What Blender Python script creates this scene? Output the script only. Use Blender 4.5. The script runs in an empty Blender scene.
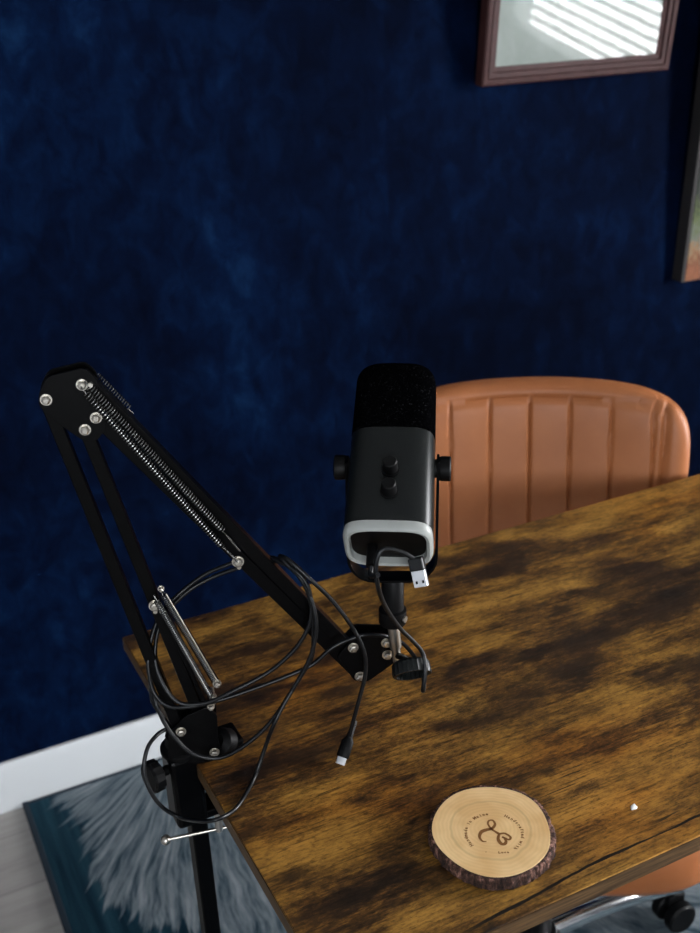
import bpy, bmesh, math, random
from mathutils import Vector as V, Matrix
random.seed(7)
C = bpy.context.scene.collection
PI = math.pi
# ------------------------------------------------------------------ camera maths (real metres)
FPX = 1092.33
def cam_axes(pitch, roll, yaw):
    p, r, y = map(math.radians, (pitch, roll, yaw))
    F = V((math.sin(y)*math.cos(p), math.cos(y)*math.cos(p), -math.sin(p)))
    r0 = V((math.cos(y), -math.sin(y), 0)); u0 = r0.cross(F)
    return r0*math.cos(r)+u0*math.sin(r), -r0*math.sin(r)+u0*math.cos(r), F
R, U, F = cam_axes(23.49, -2.74, 25.45)
EYE = V((0, 0, 1.37))
def ray(px, py): return F*FPX + R*(px-350) - U*(py-466.5)
def at(px, py, d): return EYE + ray(px, py)*(d/FPX)
def on_plane(px, py, n, q):
    d = ray(px, py); return EYE + d*((q-EYE).dot(n)/d.dot(n))
def on_z(px, py, z): return on_plane(px, py, V((0, 0, 1)), V((0, 0, z)))

# ------------------------------------------------------------------ materials
def new_mat(name, rough=.5, metal=0, col=(.5, .5, .5), spec=.5):
    m = bpy.data.materials.new(name); m.use_nodes = True
    b = m.node_tree.nodes['Principled BSDF']
    b.inputs['Base Color'].default_value = (*col, 1); b.inputs['Roughness'].default_value = rough
    b.inputs['Metallic'].default_value = metal; b.inputs['Specular IOR Level'].default_value = spec
    return m
class NT:
    def __init__(s, m): s.t = m.node_tree; s.b = s.t.nodes['Principled BSDF']; s.co = s.n('ShaderNodeTexCoord').outputs['Object']
    def n(s, k, **kw):
        x = s.t.nodes.new(k)
        for a, v in kw.items(): setattr(x, a, v)
        return x
    def put(s, sock, v):
        if isinstance(v, bpy.types.NodeSocket): s.t.links.new(v, sock)
        elif v is not None: sock.default_value = v
    def noise(s, vec, scale, detail=4, rough=.55, dist=0, out='Fac'):
        x = s.n('ShaderNodeTexNoise'); s.put(x.inputs['Vector'], vec)
        x.inputs['Scale'].default_value = scale; x.inputs['Detail'].default_value = detail
        x.inputs['Roughness'].default_value = rough; x.inputs['Distortion'].default_value = dist
        return x.outputs[out]
    def mapv(s, vec, scale=(1, 1, 1), loc=(0, 0, 0), rot=(0, 0, 0)):
        x = s.n('ShaderNodeMapping'); s.put(x.inputs['Vector'], vec)
        x.inputs['Scale'].default_value = scale; x.inputs['Location'].default_value = loc; x.inputs['Rotation'].default_value = rot
        return x.outputs[0]
    def math(s, op, a, b=None, c=None, clamp=False):
        x = s.n('ShaderNodeMath', operation=op, use_clamp=clamp)
        s.put(x.inputs[0], a); s.put(x.inputs[1], b); s.put(x.inputs[2], c); return x.outputs[0]
    def ramp(s, f, stops):
        x = s.n('ShaderNodeValToRGB'); s.put(x.inputs[0], f); e = x.color_ramp.elements
        while len(e) < len(stops): e.new(.5)
        for q, (p, c) in zip(e, stops): q.position = p; q.color = (*(c if hasattr(c, '__len__') else (c,)*3), 1)
        return x.outputs[0]
    def mix(s, f, a, b, mode='MIX'):
        x = s.n('ShaderNodeMix', data_type='RGBA', blend_type=mode); s.put(x.inputs[0], f)
        for i, v in ((6, a), (7, b)): s.put(x.inputs[i], (*v, 1) if isinstance(v, tuple) else v)
        return x.outputs[2]
    def sep(s, vec): x = s.n('ShaderNodeSeparateXYZ'); s.put(x.inputs[0], vec); return x.outputs
    def rng(s, f, a, b, c=0, d=1):
        x = s.n('ShaderNodeMapRange', interpolation_type='SMOOTHSTEP'); s.put(x.inputs[0], f)
        for i, v in zip((1, 2, 3, 4), (a, b, c, d)): x.inputs[i].default_value = v
        return x.outputs[0]
    def bump(s, h, strength=.3, dist=.001):
        x = s.n('ShaderNodeBump'); s.put(x.inputs['Height'], h); x.inputs['Strength'].default_value = strength; x.inputs['Distance'].default_value = dist
        s.t.links.new(x.outputs[0], s.b.inputs['Normal'])
    def color(s, c): s.put(s.b.inputs['Base Color'], c)
    def rough(s, c): s.put(s.b.inputs['Roughness'], c)

def mk_table():
    m = new_mat('rustic_wood', .5, spec=.3); t = NT(m)
    co = t.co                                                   # desk coords == world (x along the grain)
    g = t.mapv(co, (1, 2.1, 1))
    warp = t.noise(g, 5, 3, .5, out='Color')
    vm = t.n('ShaderNodeVectorMath', operation='MULTIPLY_ADD'); t.put(vm.inputs[0], warp); vm.inputs[1].default_value = (.12, .07, 0); t.put(vm.inputs[2], g)
    w = vm.outputs[0]
    big = t.noise(t.mapv(w, (1, 1.5, 1), (3.1, 1.7, 0)), 4.5, 6, .62)
    mid = t.noise(t.mapv(w, (1, 1.1, 1), (7, 2, 0)), 15, 6, .68)
    fine = t.noise(t.mapv(co, (5, 75, 1)), 5, 6, .75)
    fine2 = t.noise(t.mapv(co, (10, 42, 1), (3, 3, 0)), 18, 3, .8)
    f = t.math('MULTIPLY_ADD', big, .74, t.math('MULTIPLY', mid, .50))
    sm = t.noise(t.mapv(co, (1, 1.9, 1), (2, 6, 0)), 62, 8, .8)
    f = t.math('ADD', f, t.math('MULTIPLY_ADD', fine, .26, -.25))
    f = t.math('ADD', f, t.math('MULTIPLY_ADD', fine2, .20, -.10))
    f = t.math('ADD', f, t.math('MULTIPLY_ADD', sm, .34, -.17))
    WR = [(.34, (.008, .005, .003)), (.43, (.026, .014, .0065)), (.50, (.083, .043, .013)), (.575, (.19, .105, .027)), (.70, (.34, .195, .052))]
    col = t.ramp(f, WR)
    # reddish brown drift
    red = t.noise(t.mapv(co, (1, 1.8, 1), (9, 4, 0)), 3.2, 3)
    col = t.mix(t.rng(red, .48, .68, 0, .55), col, t.mix(1.0, col, (1.0, .72, .55), 'MULTIPLY'))
    gd = None
    for qx, qy, a, b in ((545, 800, .075, .032), (450, 620, .06, .02), (540, 590, .08, .018), (330, 845, .05, .028), (650, 495, .09, .018), (500, 880, .09, .018), (660, 760, .07, .02)):
        q = on_z(qx, qy, .75); d = None
        for ax_, k0_, s_ in ((0, q.x, a), (1, q.y, b)):
            e_ = t.math('POWER', t.math('ABSOLUTE', t.math('DIVIDE', t.math('SUBTRACT', t.sep(co)[ax_], k0_), s_)), 2.); d = e_ if d is None else t.math('ADD', d, e_)
        k = t.rng(d, 2.2, 0, 0, .55); gd = k if gd is None else t.math('MAXIMUM', gd, k)
    lift = t.ramp(t.math('ADD', f, .09), WR)
    col = t.mix(gd, col, lift)
    # named dark knots that the board print shows
    x, y, z = t.sep(co)
    knots = []
    for qx, qy, a, b in ((480, 715, .036, .022), (452, 722, .02, .012), (620, 588, .026, .011), (548, 771, .009, .005), (600, 640, .055, .010), (672, 608, .06, .016), (560, 668, .055, .012), (515, 692, .045, .012), (690, 665, .05, .018),
                         (365, 795, .018, .009), (250, 650, .045, .016), (212, 640, .03, .012), (418, 655, .018, .006), (430, 603, .010, .005), (432, 562, .018, .007), (290, 876, .022, .005), (300, 918, .026, .005),
                         (345, 690, .03, .009), (632, 540, .028, .007), (600, 545, .018, .006), (660, 570, .03, .008), (300, 760, .03, .010), (480, 770, .018, .006), (235, 840, .02, .006), (585, 790, .02, .006)):
        q = on_z(qx, qy, .75); knots.append((q.x, q.y, a, b))
    kn = None
    jit = t.math('MULTIPLY_ADD', t.noise(t.mapv(co, (1, 1.7, 1)), 30, 9, .85), 11., -5.5)
    for kx, ky, a, b in knots:
        d = t.math('ADD', t.math('POWER', t.math('ABSOLUTE', t.math('DIVIDE', t.math('SUBTRACT', x, kx), a)), 2.),
                   t.math('POWER', t.math('ABSOLUTE', t.math('DIVIDE', t.math('SUBTRACT', y, ky), b)), 2.))
        d = t.math('ADD', d, jit)
        k = t.rng(d, 2.4, -1.0, 0, .95); kn = k if kn is None else t.math('MAXIMUM', kn, k)
    col = t.mix(kn, col, (.022, .012, .006))
    mo = t.noise(t.mapv(co, (1, 2.6, 1), (5, 1, 0)), 120, 5, .75)
    col = t.mix(1.0, col, t.ramp(mo, [(.36, .42), (.48, .92), (.62, 1.0)]), 'MULTIPLY')
    sk = t.noise(t.mapv(co, (22, 420, 1), (5, 1, 0)), 1.0, 4, .7)
    col = t.mix(1.0, col, t.ramp(sk, [(.34, .35), (.45, .9), (.55, 1.0), (.68, 1.0)]), 'MULTIPLY')
    hs = t.n('ShaderNodeHueSaturation'); t.put(hs.inputs['Color'], col); hs.inputs['Saturation'].default_value = 1.06; hs.inputs['Value'].default_value = 1.28; hs.inputs['Hue'].default_value = .494
    col = hs.outputs[0]
    # short dark checks along the grain
    ck = t.noise(t.mapv(co, (4.5, 85, 1), (1, 5, 0)), 3.2, 3, .6, .3)
    gate = t.noise(t.mapv(co, (1, 2, 1), (2, 8, 0)), 7, 2)
    c1 = t.math('MULTIPLY', t.rng(ck, .645, .69), t.rng(gate, .45, .58))
    col = t.mix(t.math('MULTIPLY', c1, .85), col, (.013, .008, .004))
    # the long joint that runs near the front edge
    wob = t.math('MULTIPLY_ADD', t.noise(t.mapv(co, (1, .2, 1)), 13, 5, .6), .007, -.0035)
    yy = t.math('ABSOLUTE', t.math('SUBTRACT', t.math('ADD', t.math('ADD', y, wob), t.math('MULTIPLY', t.math('MAXIMUM', t.math('SUBTRACT', .45, x), 0.), .075)), .5075))
    wid = t.math('MULTIPLY_ADD', t.noise(co, 22, 2), .0032, -.0004)
    cr = t.math('LESS_THAN', yy, wid)
    cr = t.math('MULTIPLY', cr, t.math('MULTIPLY', t.rng(x, .28, .33), t.rng(x, .80, .56)))
    col = t.mix(cr, col, (.006, .004, .003))
    t.color(col); t.rough(t.rng(fine, .2, .8, .36, .52)); t.bump(t.math('ADD', fine, t.math('MULTIPLY', c1, -.8)), .25, .0006)
    return m

def mk_velvet():
    m = new_mat('blue_crushed_velvet', .8, spec=.02); t = NT(m)
    co = t.co
    a = t.noise(t.mapv(co, (1, 1, .8)), 3.0, 4, .6, .5)
    b = t.noise(t.mapv(co, (1.3, 1, .9)), 17, 7, .72, .5)
    c = t.noise(t.mapv(co, (1, 1, .3)), 40, 3, .6)
    f = t.math('ADD', t.math('ADD', t.math('MULTIPLY', a, .40), t.math('MULTIPLY', b, .50)), t.math('MULTIPLY', c, .10))
    x = t.sep(co)[0]
    f = t.math('ADD', f, t.rng(x, .935, .945, 0, -.035))         # the next width of cloth is duller
    col = t.ramp(f, [(.38, (.0003, .0013, .0062)), (.48, (.0005, .0026, .0120)), (.57, (.0009, .0054, .0225)), (.68, (.003, .015, .048))])
    t.color(col); t.bump(b, .5, .004)
    t.b.inputs['Sheen Weight'].default_value = .012; t.b.inputs['Sheen Tint'].default_value = (.1, .35, 1, 1)
    return m

def mk_rug():
    m = new_mat('rug_pile', .95, spec=.1); t = NT(m); co = t.co
    x, y, z = t.sep(co)
    cx, cy = .455, 1.80
    dx = t.math('SUBTRACT', x, cx); dy = t.math('SUBTRACT', y, cy)
    r = t.math('SQRT', t.math('ADD', t.math('MULTIPLY', dx, dx), t.math('MULTIPLY', dy, dy)))
    ang = t.math('ARCTAN2', dx, t.math('MULTIPLY', dy, -1.0))   # 0 straight toward the camera, negative to the left
    ang = t.math('ADD', ang, t.math('MULTIPLY', t.math('SUBTRACT', t.noise(co, 6, 2), .5), .10))
    cmb = t.n('ShaderNodeCombineXYZ'); t.put(cmb.inputs[0], t.math('MULTIPLY', ang, 1)); t.put(cmb.inputs[1], t.math('MULTIPLY', r, .22))
    st = t.noise(cmb.outputs[0], 34, 4, .7)
    edge = t.noise(t.mapv(cmb.outputs[0], (1, .0, 1)), 16, 3, .8)
    lim = t.math('MULTIPLY_ADD', edge, .24, t.math('ADD', t.rng(ang, -1.1, -.3, .17, .40), t.rng(ang, -.25, -.05, 0, .6)))
    inside = t.rng(t.math('SUBTRACT', lim, r), -.006, .012)
    pale = t.ramp(st, [(.36, (.022, .045, .06)), (.47, (.10, .13, .15)), (.66, (.25, .28, .295))])
    lines = t.noise(t.mapv(co, (60, 3.0, 1)), 1, 4, .6)
    teal = t.ramp(lines, [(.35, (.0035, .018, .032)), (.6, (.011, .042, .062)), (.75, (.03, .075, .095))])
    # second brushed plume further to the right
    s2 = t.noise(t.mapv(co, (30, 4, 1), rot=(0, 0, .8)), 1.2, 4, .7)
    p2 = t.rng(t.noise(t.mapv(co, (1, 1, 1), (4, 2, 0)), 2.4, 3), .5, .56)
    p2 = t.math('MULTIPLY', p2, t.math('GREATER_THAN', x, .75))
    col = t.mix(inside, teal, pale)
    col = t.mix(p2, col, t.ramp(s2, [(.35, (.03, .06, .08)), (.6, (.16, .2, .22))]))
    t.color(col); t.bump(t.noise(co, 500, 2), .6, .003)
    return m

def mk_leather():
    m = new_mat('tan_leather', .48, spec=.3); t = NT(m)
    a = t.noise(t.co, 9, 4, .6); b = t.noise(t.co, 330, 2, .5)
    t.color(t.ramp(a, [(.3, (.27, .090, .030)), (.7, (.34, .120, .042))])); t.bump(b, .25, .0006)
    return m

def mk_slice():
    m = new_mat('pale_slice_wood', .55, spec=.3); t = NT(m)
    x, y, z = t.sep(t.co)
    wv = t.noise(t.co, 22, 3, .6)
    r = t.math('SQRT', t.math('ADD', t.math('MULTIPLY', x, x), t.math('MULTIPLY', t.math('MULTIPLY', y, y), .85)))
    r = t.math('ADD', r, t.math('MULTIPLY', wv, .012))
    ring = t.math('SINE', t.math('MULTIPLY', r, 1900))
    big = t.noise(t.mapv(t.co, loc=(.3, .1, 0)), 34, 2)
    c = t.ramp(big, [(.35, (.68, .42, .18)), (.65, (.80, .55, .27))])
    c = t.mix(t.math('MULTIPLY_ADD', ring, .06, .07), c, (.42, .24, .09))
    heart = t.math('ABSOLUTE', t.math('SUBTRACT', r, .037))
    c = t.mix(t.rng(heart, .0022, 0, 0, .38), c, (.46, .31, .14))
    c = t.mix(t.rng(r, .022, .004, 0, .25), c, (.52, .30, .11))
    t.color(c); t.bump(ring, .05, .0003)
    return m

def mk_bark():
    m = new_mat('bark', .85, spec=.25); t = NT(m)
    a = t.noise(t.mapv(t.co, (1, 1, .45)), 230, 4, .75); b = t.noise(t.co, 40, 3)
    f = t.math('ADD', t.math('MULTIPLY', a, .7), t.math('MULTIPLY', b, .3))
    t.color(t.ramp(f, [(.40, (.010, .005, .004)), (.52, (.055, .026, .018)), (.66, (.33, .17, .13))])); t.bump(a, .9, .002)
    return m

def mk_floor():
    m = new_mat('grey_floor', .6, spec=.3); t = NT(m)
    a = t.noise(t.mapv(t.co, (2, 18, 1)), 3, 4, .6); x, y, z = t.sep(t.co)
    c = t.ramp(a, [(.3, (.30, .285, .265)), (.7, (.40, .38, .355))])
    j = t.math('LESS_THAN', t.math('FRACT', t.math('DIVIDE', y, .14)), .012)
    t.color(t.mix(j, c, (.2, .19, .18))); return m

def mk_mahogany():
    m = new_mat('mahogany', .5, spec=.12); t = NT(m)
    a = t.noise(t.mapv(t.co, (1, 1, 1)), 60, 4, .6)
    t.color(t.ramp(a, [(.3, (.030, .012, .012)), (.7, (.050, .020, .019))])); return m

def mk_art(cols, sc=12, loc=(0, 0, 0)):
    m = new_mat('painted_art', .6); t = NT(m)
    a = t.noise(t.mapv(t.co, loc=loc), sc, 6, .7, .8); t.color(t.ramp(a, cols)); return m

def mk_canvas():
    m = new_mat('canvas_paint', .6, spec=.2); t = NT(m); x, y, z = t.sep(t.co)
    n = t.noise(t.co, 55, 5, .7, 1.2)
    f = t.math('ADD', t.math('MULTIPLY', z, 1.5), t.math('MULTIPLY_ADD', n, .26, -.13))
    t.color(t.ramp(f, [(.0, (.20, .075, .035)), (.06, (.13, .045, .02)), (.10, (.20, .12, .06)), (.14, (.10, .11, .09)), (.20, (.07, .09, .03)), (.27, (.015, .02, .015)), (.9, (.004, .006, .008))])); return m

def mk_foam():
    m = new_mat('black_foam', .95, col=(.001, .001, .001), spec=.0); t = NT(m)
    sp = t.noise(t.co, 900, 1, .5)
    t.color(t.ramp(sp, [(.68, (.0008, .0008, .001)), (.76, (.03, .03, .032))])); t.bump(t.noise(t.co, 700, 2), 1, .001); return m

M = {}
M['wood'] = mk_table(); M['velvet'] = mk_velvet(); M['rug'] = mk_rug(); M['leather'] = mk_leather()
M['slice'] = mk_slice(); M['bark'] = mk_bark(); M['floor'] = mk_floor(); M['mahog'] = mk_mahogany(); M['foam'] = mk_foam()
M['black'] = new_mat('black_satin_paint', .33, col=(.0010, .0010, .0012), spec=.07)
M['plastic'] = new_mat('black_plastic', .5, col=(.0016, .0016, .0018), spec=.12)
M['micbody'] = new_mat('charcoal_metal', .34, .12, (.0045, .0056, .0056), .24)
M['cable'] = new_mat('cable_rubber', .38, col=(.0015, .002, .0028), spec=.3)
M['steel'] = new_mat('bright_steel', .30, 1, (.46, .43, .38))
M['spring'] = new_mat('spring_steel', .25, 1, (.13, .13, .125))
M['chrome'] = new_mat('chrome', .12, 1, (.75, .75, .76))
M['ring'] = new_mat('frosted_ring', .35, col=(.27, .28, .265), spec=.3)
M['white'] = new_mat('white_trim_paint', .4, col=(.52, .54, .55))
M['shell'] = new_mat('room_paint', .8, col=(.30, .31, .33))
M['ceil'] = new_mat('ceiling_paint', .85, col=(.55, .55, .55))
M['slat'] = new_mat('blind_slat', .5, col=(.85, .85, .83))
_t = M['slat'].node_tree; _tr = _t.nodes.new('ShaderNodeBsdfTranslucent'); _tr.inputs[0].default_value = (.8, .8, .76, 1); _mx = _t.nodes.new('ShaderNodeMixShader'); _mx.inputs[0].default_value = .15
_t.links.new(_t.nodes['Principled BSDF'].outputs[0], _mx.inputs[1]); _t.links.new(_tr.outputs[0], _mx.inputs[2]); _t.links.new(_mx.outputs[0], _t.nodes['Material Output'].inputs[0])
M['engrave'] = new_mat('burnt_engraving', .7, col=(.20, .085, .025), spec=.2)
M['print'] = mk_art([(.3, (.13, .16, .14)), (.7, (.22, .25, .23))], 6)
M['canvas'] = mk_canvas(); M['canvas_edge'] = new_mat('canvas_dark_edge', .7, col=(.012, .010, .010))
M['usb_tongue'] = new_mat('plug_shell', .3, .7, (.62, .63, .65))
M['chip'] = new_mat('white_chip', .6, col=(.8, .8, .78))
M['screw'] = new_mat('dull_thread', .4, 1, (.35, .34, .32))
def mk_glass():
    m = bpy.data.materials.new('picture_glass'); m.use_nodes = True; t = m.node_tree; t.nodes.clear()
    o = t.nodes.new('ShaderNodeOutputMaterial'); mx = t.nodes.new('ShaderNodeMixShader'); fr = t.nodes.new('ShaderNodeFresnel')
    fr.inputs[0].default_value = 1.34; a = t.nodes.new('ShaderNodeBsdfTransparent'); g = t.nodes.new('ShaderNodeBsdfGlossy'); g.inputs['Roughness'].default_value = .02
    ge = t.nodes.new('ShaderNodeNewGeometry'); sb_ = t.nodes.new('ShaderNodeMath'); sb_.operation = 'SUBTRACT'; sb_.inputs[0].default_value = 1; mu = t.nodes.new('ShaderNodeMath'); mu.operation = 'MULTIPLY'
    t.links.new(ge.outputs['Backfacing'], sb_.inputs[1]); t.links.new(sb_.outputs[0], mu.inputs[0]); t.links.new(fr.outputs[0], mu.inputs[1]); t.links.new(mu.outputs[0], mx.inputs[0]); t.links.new(a.outputs[0], mx.inputs[1]); t.links.new(g.outputs[0], mx.inputs[2]); t.links.new(mx.outputs[0], o.inputs[0]); return m
M['glass'] = mk_glass()
def emit_mat(name, c, s):
    m = bpy.data.materials.new(name); m.use_nodes = True; t = m.node_tree; t.nodes.clear()
    o = t.nodes.new('ShaderNodeOutputMaterial'); e = t.nodes.new('ShaderNodeEmission'); e.inputs[0].default_value = (*c, 1); e.inputs[1].default_value = s
    t.links.new(e.outputs[0], o.inputs[0]); return m

# ------------------------------------------------------------------ object helpers
def tag(o, label=None, cat=None, group=None, kind=None):
    for k, v in (('label', label), ('category', cat), ('group', group), ('kind', kind)):
        if v: o[k] = v
    return o
def empty(name, mat4, label, cat, group=None):
    o = bpy.data.objects.new(name, None); C.objects.link(o)
    o.matrix_world = mat4 if isinstance(mat4, Matrix) else Matrix.Translation(mat4)
    o.empty_display_size = .05
    return tag(o, label, cat, group)
def root_matrix(o):
    m = o.matrix_basis.copy()
    while o.parent: o = o.parent; m = o.matrix_basis @ m
    return m
def obj(name, bm, mat, parent=None, smooth=True, world=False, bevel=0, angle=40):
    """bm in the parent's frame, or in world metres when world=True"""
    bmesh.ops.recalc_face_normals(bm, faces=bm.faces[:])
    if world and parent is not None: bm.transform(root_matrix(parent).inverted())
    me = bpy.data.meshes.new(name); 
    if smooth:
        ca = math.radians(angle)
        for f in bm.faces: f.smooth = True
        for e in bm.edges:
            if len(e.link_faces) == 2 and e.calc_face_angle(0) > ca: e.smooth = False
    bm.to_mesh(me); bm.free()
    o = bpy.data.objects.new(name, me); C.objects.link(o); me.materials.append(M[mat] if isinstance(mat, str) else mat)
    if parent is not None: o.parent = parent
    if bevel:
        b = o.modifiers.new('bevel', 'BEVEL'); b.width = bevel; b.segments = 2; b.limit_method = 'ANGLE'
    return o
def frame_of(z, xh=V((1, 0, 0))):
    z = z.normalized(); x = xh - z*xh.dot(z)
    if x.length < 1e-4: x = V((0, 1, 0)) - z*z.y
    x.normalize(); return x, z.cross(x), z
def box(bm, c, s, axes=None):
    ax = axes or (V((1, 0, 0)), V((0, 1, 0)), V((0, 0, 1))); c = V(c)
    v = [bm.verts.new(c + ax[0]*(i*s[0]/2) + ax[1]*(j*s[1]/2) + ax[2]*(k*s[2]/2)) for i in (-1, 1) for j in (-1, 1) for k in (-1, 1)]
    for q in ((0, 1, 3, 2), (4, 6, 7, 5), (0, 4, 5, 1), (2, 3, 7, 6), (0, 2, 6, 4), (1, 5, 7, 3)): bm.faces.new([v[i] for i in q])
    return bm
def nb(): return bmesh.new()
def bar(bm, a, b, w, d, n):
    z = b-a; L = z.length; z.normalize(); y = (n - z*n.dot(z)).normalized(); x = y.cross(z)
    return box(bm, (a+b)/2, (w, d, L), (x, y, z))
def lathe(bm, a, z, prof, seg=28, xh=V((1, 0, 0)), flute=0):
    """prof = [(height, radius)]; closed at both ends"""
    X, Y, Z = frame_of(z, xh); rings = []
    for h, r in prof:
        rings.append([bm.verts.new(a + Z*h + (X*math.cos(2*PI*i/seg)+Y*math.sin(2*PI*i/seg))*(r*(1-flute*(i % 2)))) for i in range(seg)])
    for p, q in zip(rings, rings[1:]):
        for i in range(seg): bm.faces.new((p[i], p[(i+1) % seg], q[(i+1) % seg], q[i]))
    bm.faces.new(rings[0][::-1]); bm.faces.new(rings[-1]); return bm
def cyl(bm, a, b, r, seg=24, ch=0):
    L = (b-a).length
    pr = [(0, r-ch), (ch, r), (L-ch, r), (L, r-ch)] if ch else [(0, r), (L, r)]
    return lathe(bm, a, b-a, pr, seg)
def spline(pts, n=8):
    P = [pts[0]*2-pts[1]] + list(pts) + [pts[-1]*2-pts[-2]]; out = []
    for i in range(1, len(P)-2):
        for k in range(n):
            t = k/n; a, b, c, d = P[i-1:i+3]
            out.append(.5*((2*b)+(c-a)*t+(2*a-5*b+4*c-d)*t*t+(3*b-a-3*c+d)*t**3))
    return out+[pts[-1].copy()]
def tube(bm, pts, r, seg=10, cap=True):
    rings = []; x = None
    for i, p in enumerate(pts):
        t = (pts[min(i+1, len(pts)-1)]-pts[max(i-1, 0)])
        if t.length < 1e-9: t = V((0, 0, 1))
        t.normalize()
        if x is None: x = t.orthogonal()
        x = (x - t*x.dot(t)).normalized(); y = t.cross(x)
        rr = r(i/(len(pts)-1)) if callable(r) else r
        rings.append([bm.verts.new(p+(x*math.cos(2*PI*k/seg)+y*math.sin(2*PI*k/seg))*rr) for k in range(seg)])
    for p, q in zip(rings, rings[1:]):
        for i in range(seg): bm.faces.new((p[i], p[(i+1) % seg], q[(i+1) % seg], q[i]))
    if cap: bm.faces.new(rings[0][::-1]); bm.faces.new(rings[-1])
    return bm
def prism(bm, pts, off):
    a = [bm.verts.new(p) for p in pts]; b = [bm.verts.new(p+off) for p in pts]; n = len(a)
    bm.faces.new(a); bm.faces.new(b[::-1])
    for i in range(n): bm.faces.new((a[i], b[i], b[(i+1) % n], a[(i+1) % n]))
    return bm
def round_poly(pts, r=.003, n=4):
    out = []; L = len(pts)
    for i in range(L):
        p = pts[i]; a = pts[i-1]; b = pts[(i+1) % L]; da = a-p; db = b-p
        k = min(r, da.length*.4, db.length*.4); s = p+da.normalized()*k; e = p+db.normalized()*k
        for j in range(n+1):
            t = j/n; out.append(s*(1-t)**2+p*2*t*(1-t)+e*t*t)
    return out
def loft(bm, secs, seg=48):
    """secs = [(z, rx, ry, exponent)] superellipse sections in local xy"""
    rings = []
    for z, rx, ry, e in secs:
        ring = []
        for i in range(seg):
            a = 2*PI*(i+.5)/seg; c, s = math.cos(a), math.sin(a); k = (abs(c)**e+abs(s)**e)**(-1/e)
            ring.append(bm.verts.new((rx*c*k, ry*s*k, z)))
        rings.append(ring)
    for p, q in zip(rings, rings[1:]):
        for i in range(seg): bm.faces.new((p[i], p[(i+1) % seg], q[(i+1) % seg], q[i]))
    bm.faces.new(rings[0][::-1]); bm.faces.new(rings[-1]); return bm

# ------------------------------------------------------------------ the room
WY = 1.762; XL, XR, YR, HT = -1.6, 3.0, -2.2, 2.5
def struct(name, bm, mat, parent=None, **k):
    o = obj(name, bm, mat, parent, **k)
    if parent is None: o['kind'] = 'structure'
    return o
struct('floor', box(nb(), ((XL+XR)/2, (YR+WY)/2, -.05), (XR-XL+.2, WY-YR+.2, .1)), 'floor', smooth=False)
struct('ceiling', box(nb(), ((XL+XR)/2, (YR+WY)/2, HT+.05), (XR-XL+.2, WY-YR+.2, .1)), 'ceil', smooth=False)
struct('wall_back', box(nb(), ((XL+XR)/2, WY+.05, HT/2), (XR-XL+.2, .1, HT)), 'velvet', smooth=False)
def wall_open(name, axis, c, lo, hi, holes, mat):
    """wall slab at axis=c with rectangular openings (a0,a1,z0,z1)"""
    bm = nb(); cuts = sorted({lo, hi, *[h[0] for h in holes], *[h[1] for h in holes]})
    for a, b in zip(cuts, cuts[1:]):
        hs = [h for h in holes if h[0] <= a and h[1] >= b]
        zs = [(0, HT)] if not hs else [(0, hs[0][2]), (hs[0][3], HT)]
        for z0, z1 in zs:
            m, s = ((c, (a+b)/2, (z0+z1)/2), (.1, b-a, z1-z0)) if axis == 'x' else (((a+b)/2, c, (z0+z1)/2), (b-a, .1, z1-z0))
            box(bm, m, s)
    return struct(name, bm, mat, smooth=False)
W1 = (-.88, .26, .42, 2.05)        # right wall window (y0,y1,z0,z1)
W_FILL = (-1.3, -.1, .75, 2.05)       # rear wall opening for an added, unseen fill window (x0,x1,z0,z1)
wall_open('wall_right', 'x', XR+.05, YR, WY, [W1], 'shell')
struct('wall_left', box(nb(), (XL-.05, (YR+WY)/2, HT/2), (.1, WY-YR, HT)), 'shell', smooth=False)
wall_open('wall_rear', 'y', YR-.05, XL, XR, [W_FILL], 'shell')
def baseboard(bm):
    prof = [(0, 0), (-.014, 0), (-.014, .078), (-.011, .086), (-.011, .092), (-.006, .101), (0, .101)]
    a = [bm.verts.new((XL, WY+p, z)) for p, z in prof]; b = [bm.verts.new((XR, WY+p, z)) for p, z in prof]
    n = len(a)
    for i in range(n): bm.faces.new((a[i], b[i], b[(i+1) % n], a[(i+1) % n]))
    bm.faces.new(a); bm.faces.new(b[::-1]); return bm
struct('baseboard_back', baseboard(nb()), 'white')
struct('baseboard_right', box(nb(), (XR-.007, (YR+WY)/2-.01, .05), (.014, WY-YR-.04, .1)), 'white', smooth=False)

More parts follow.
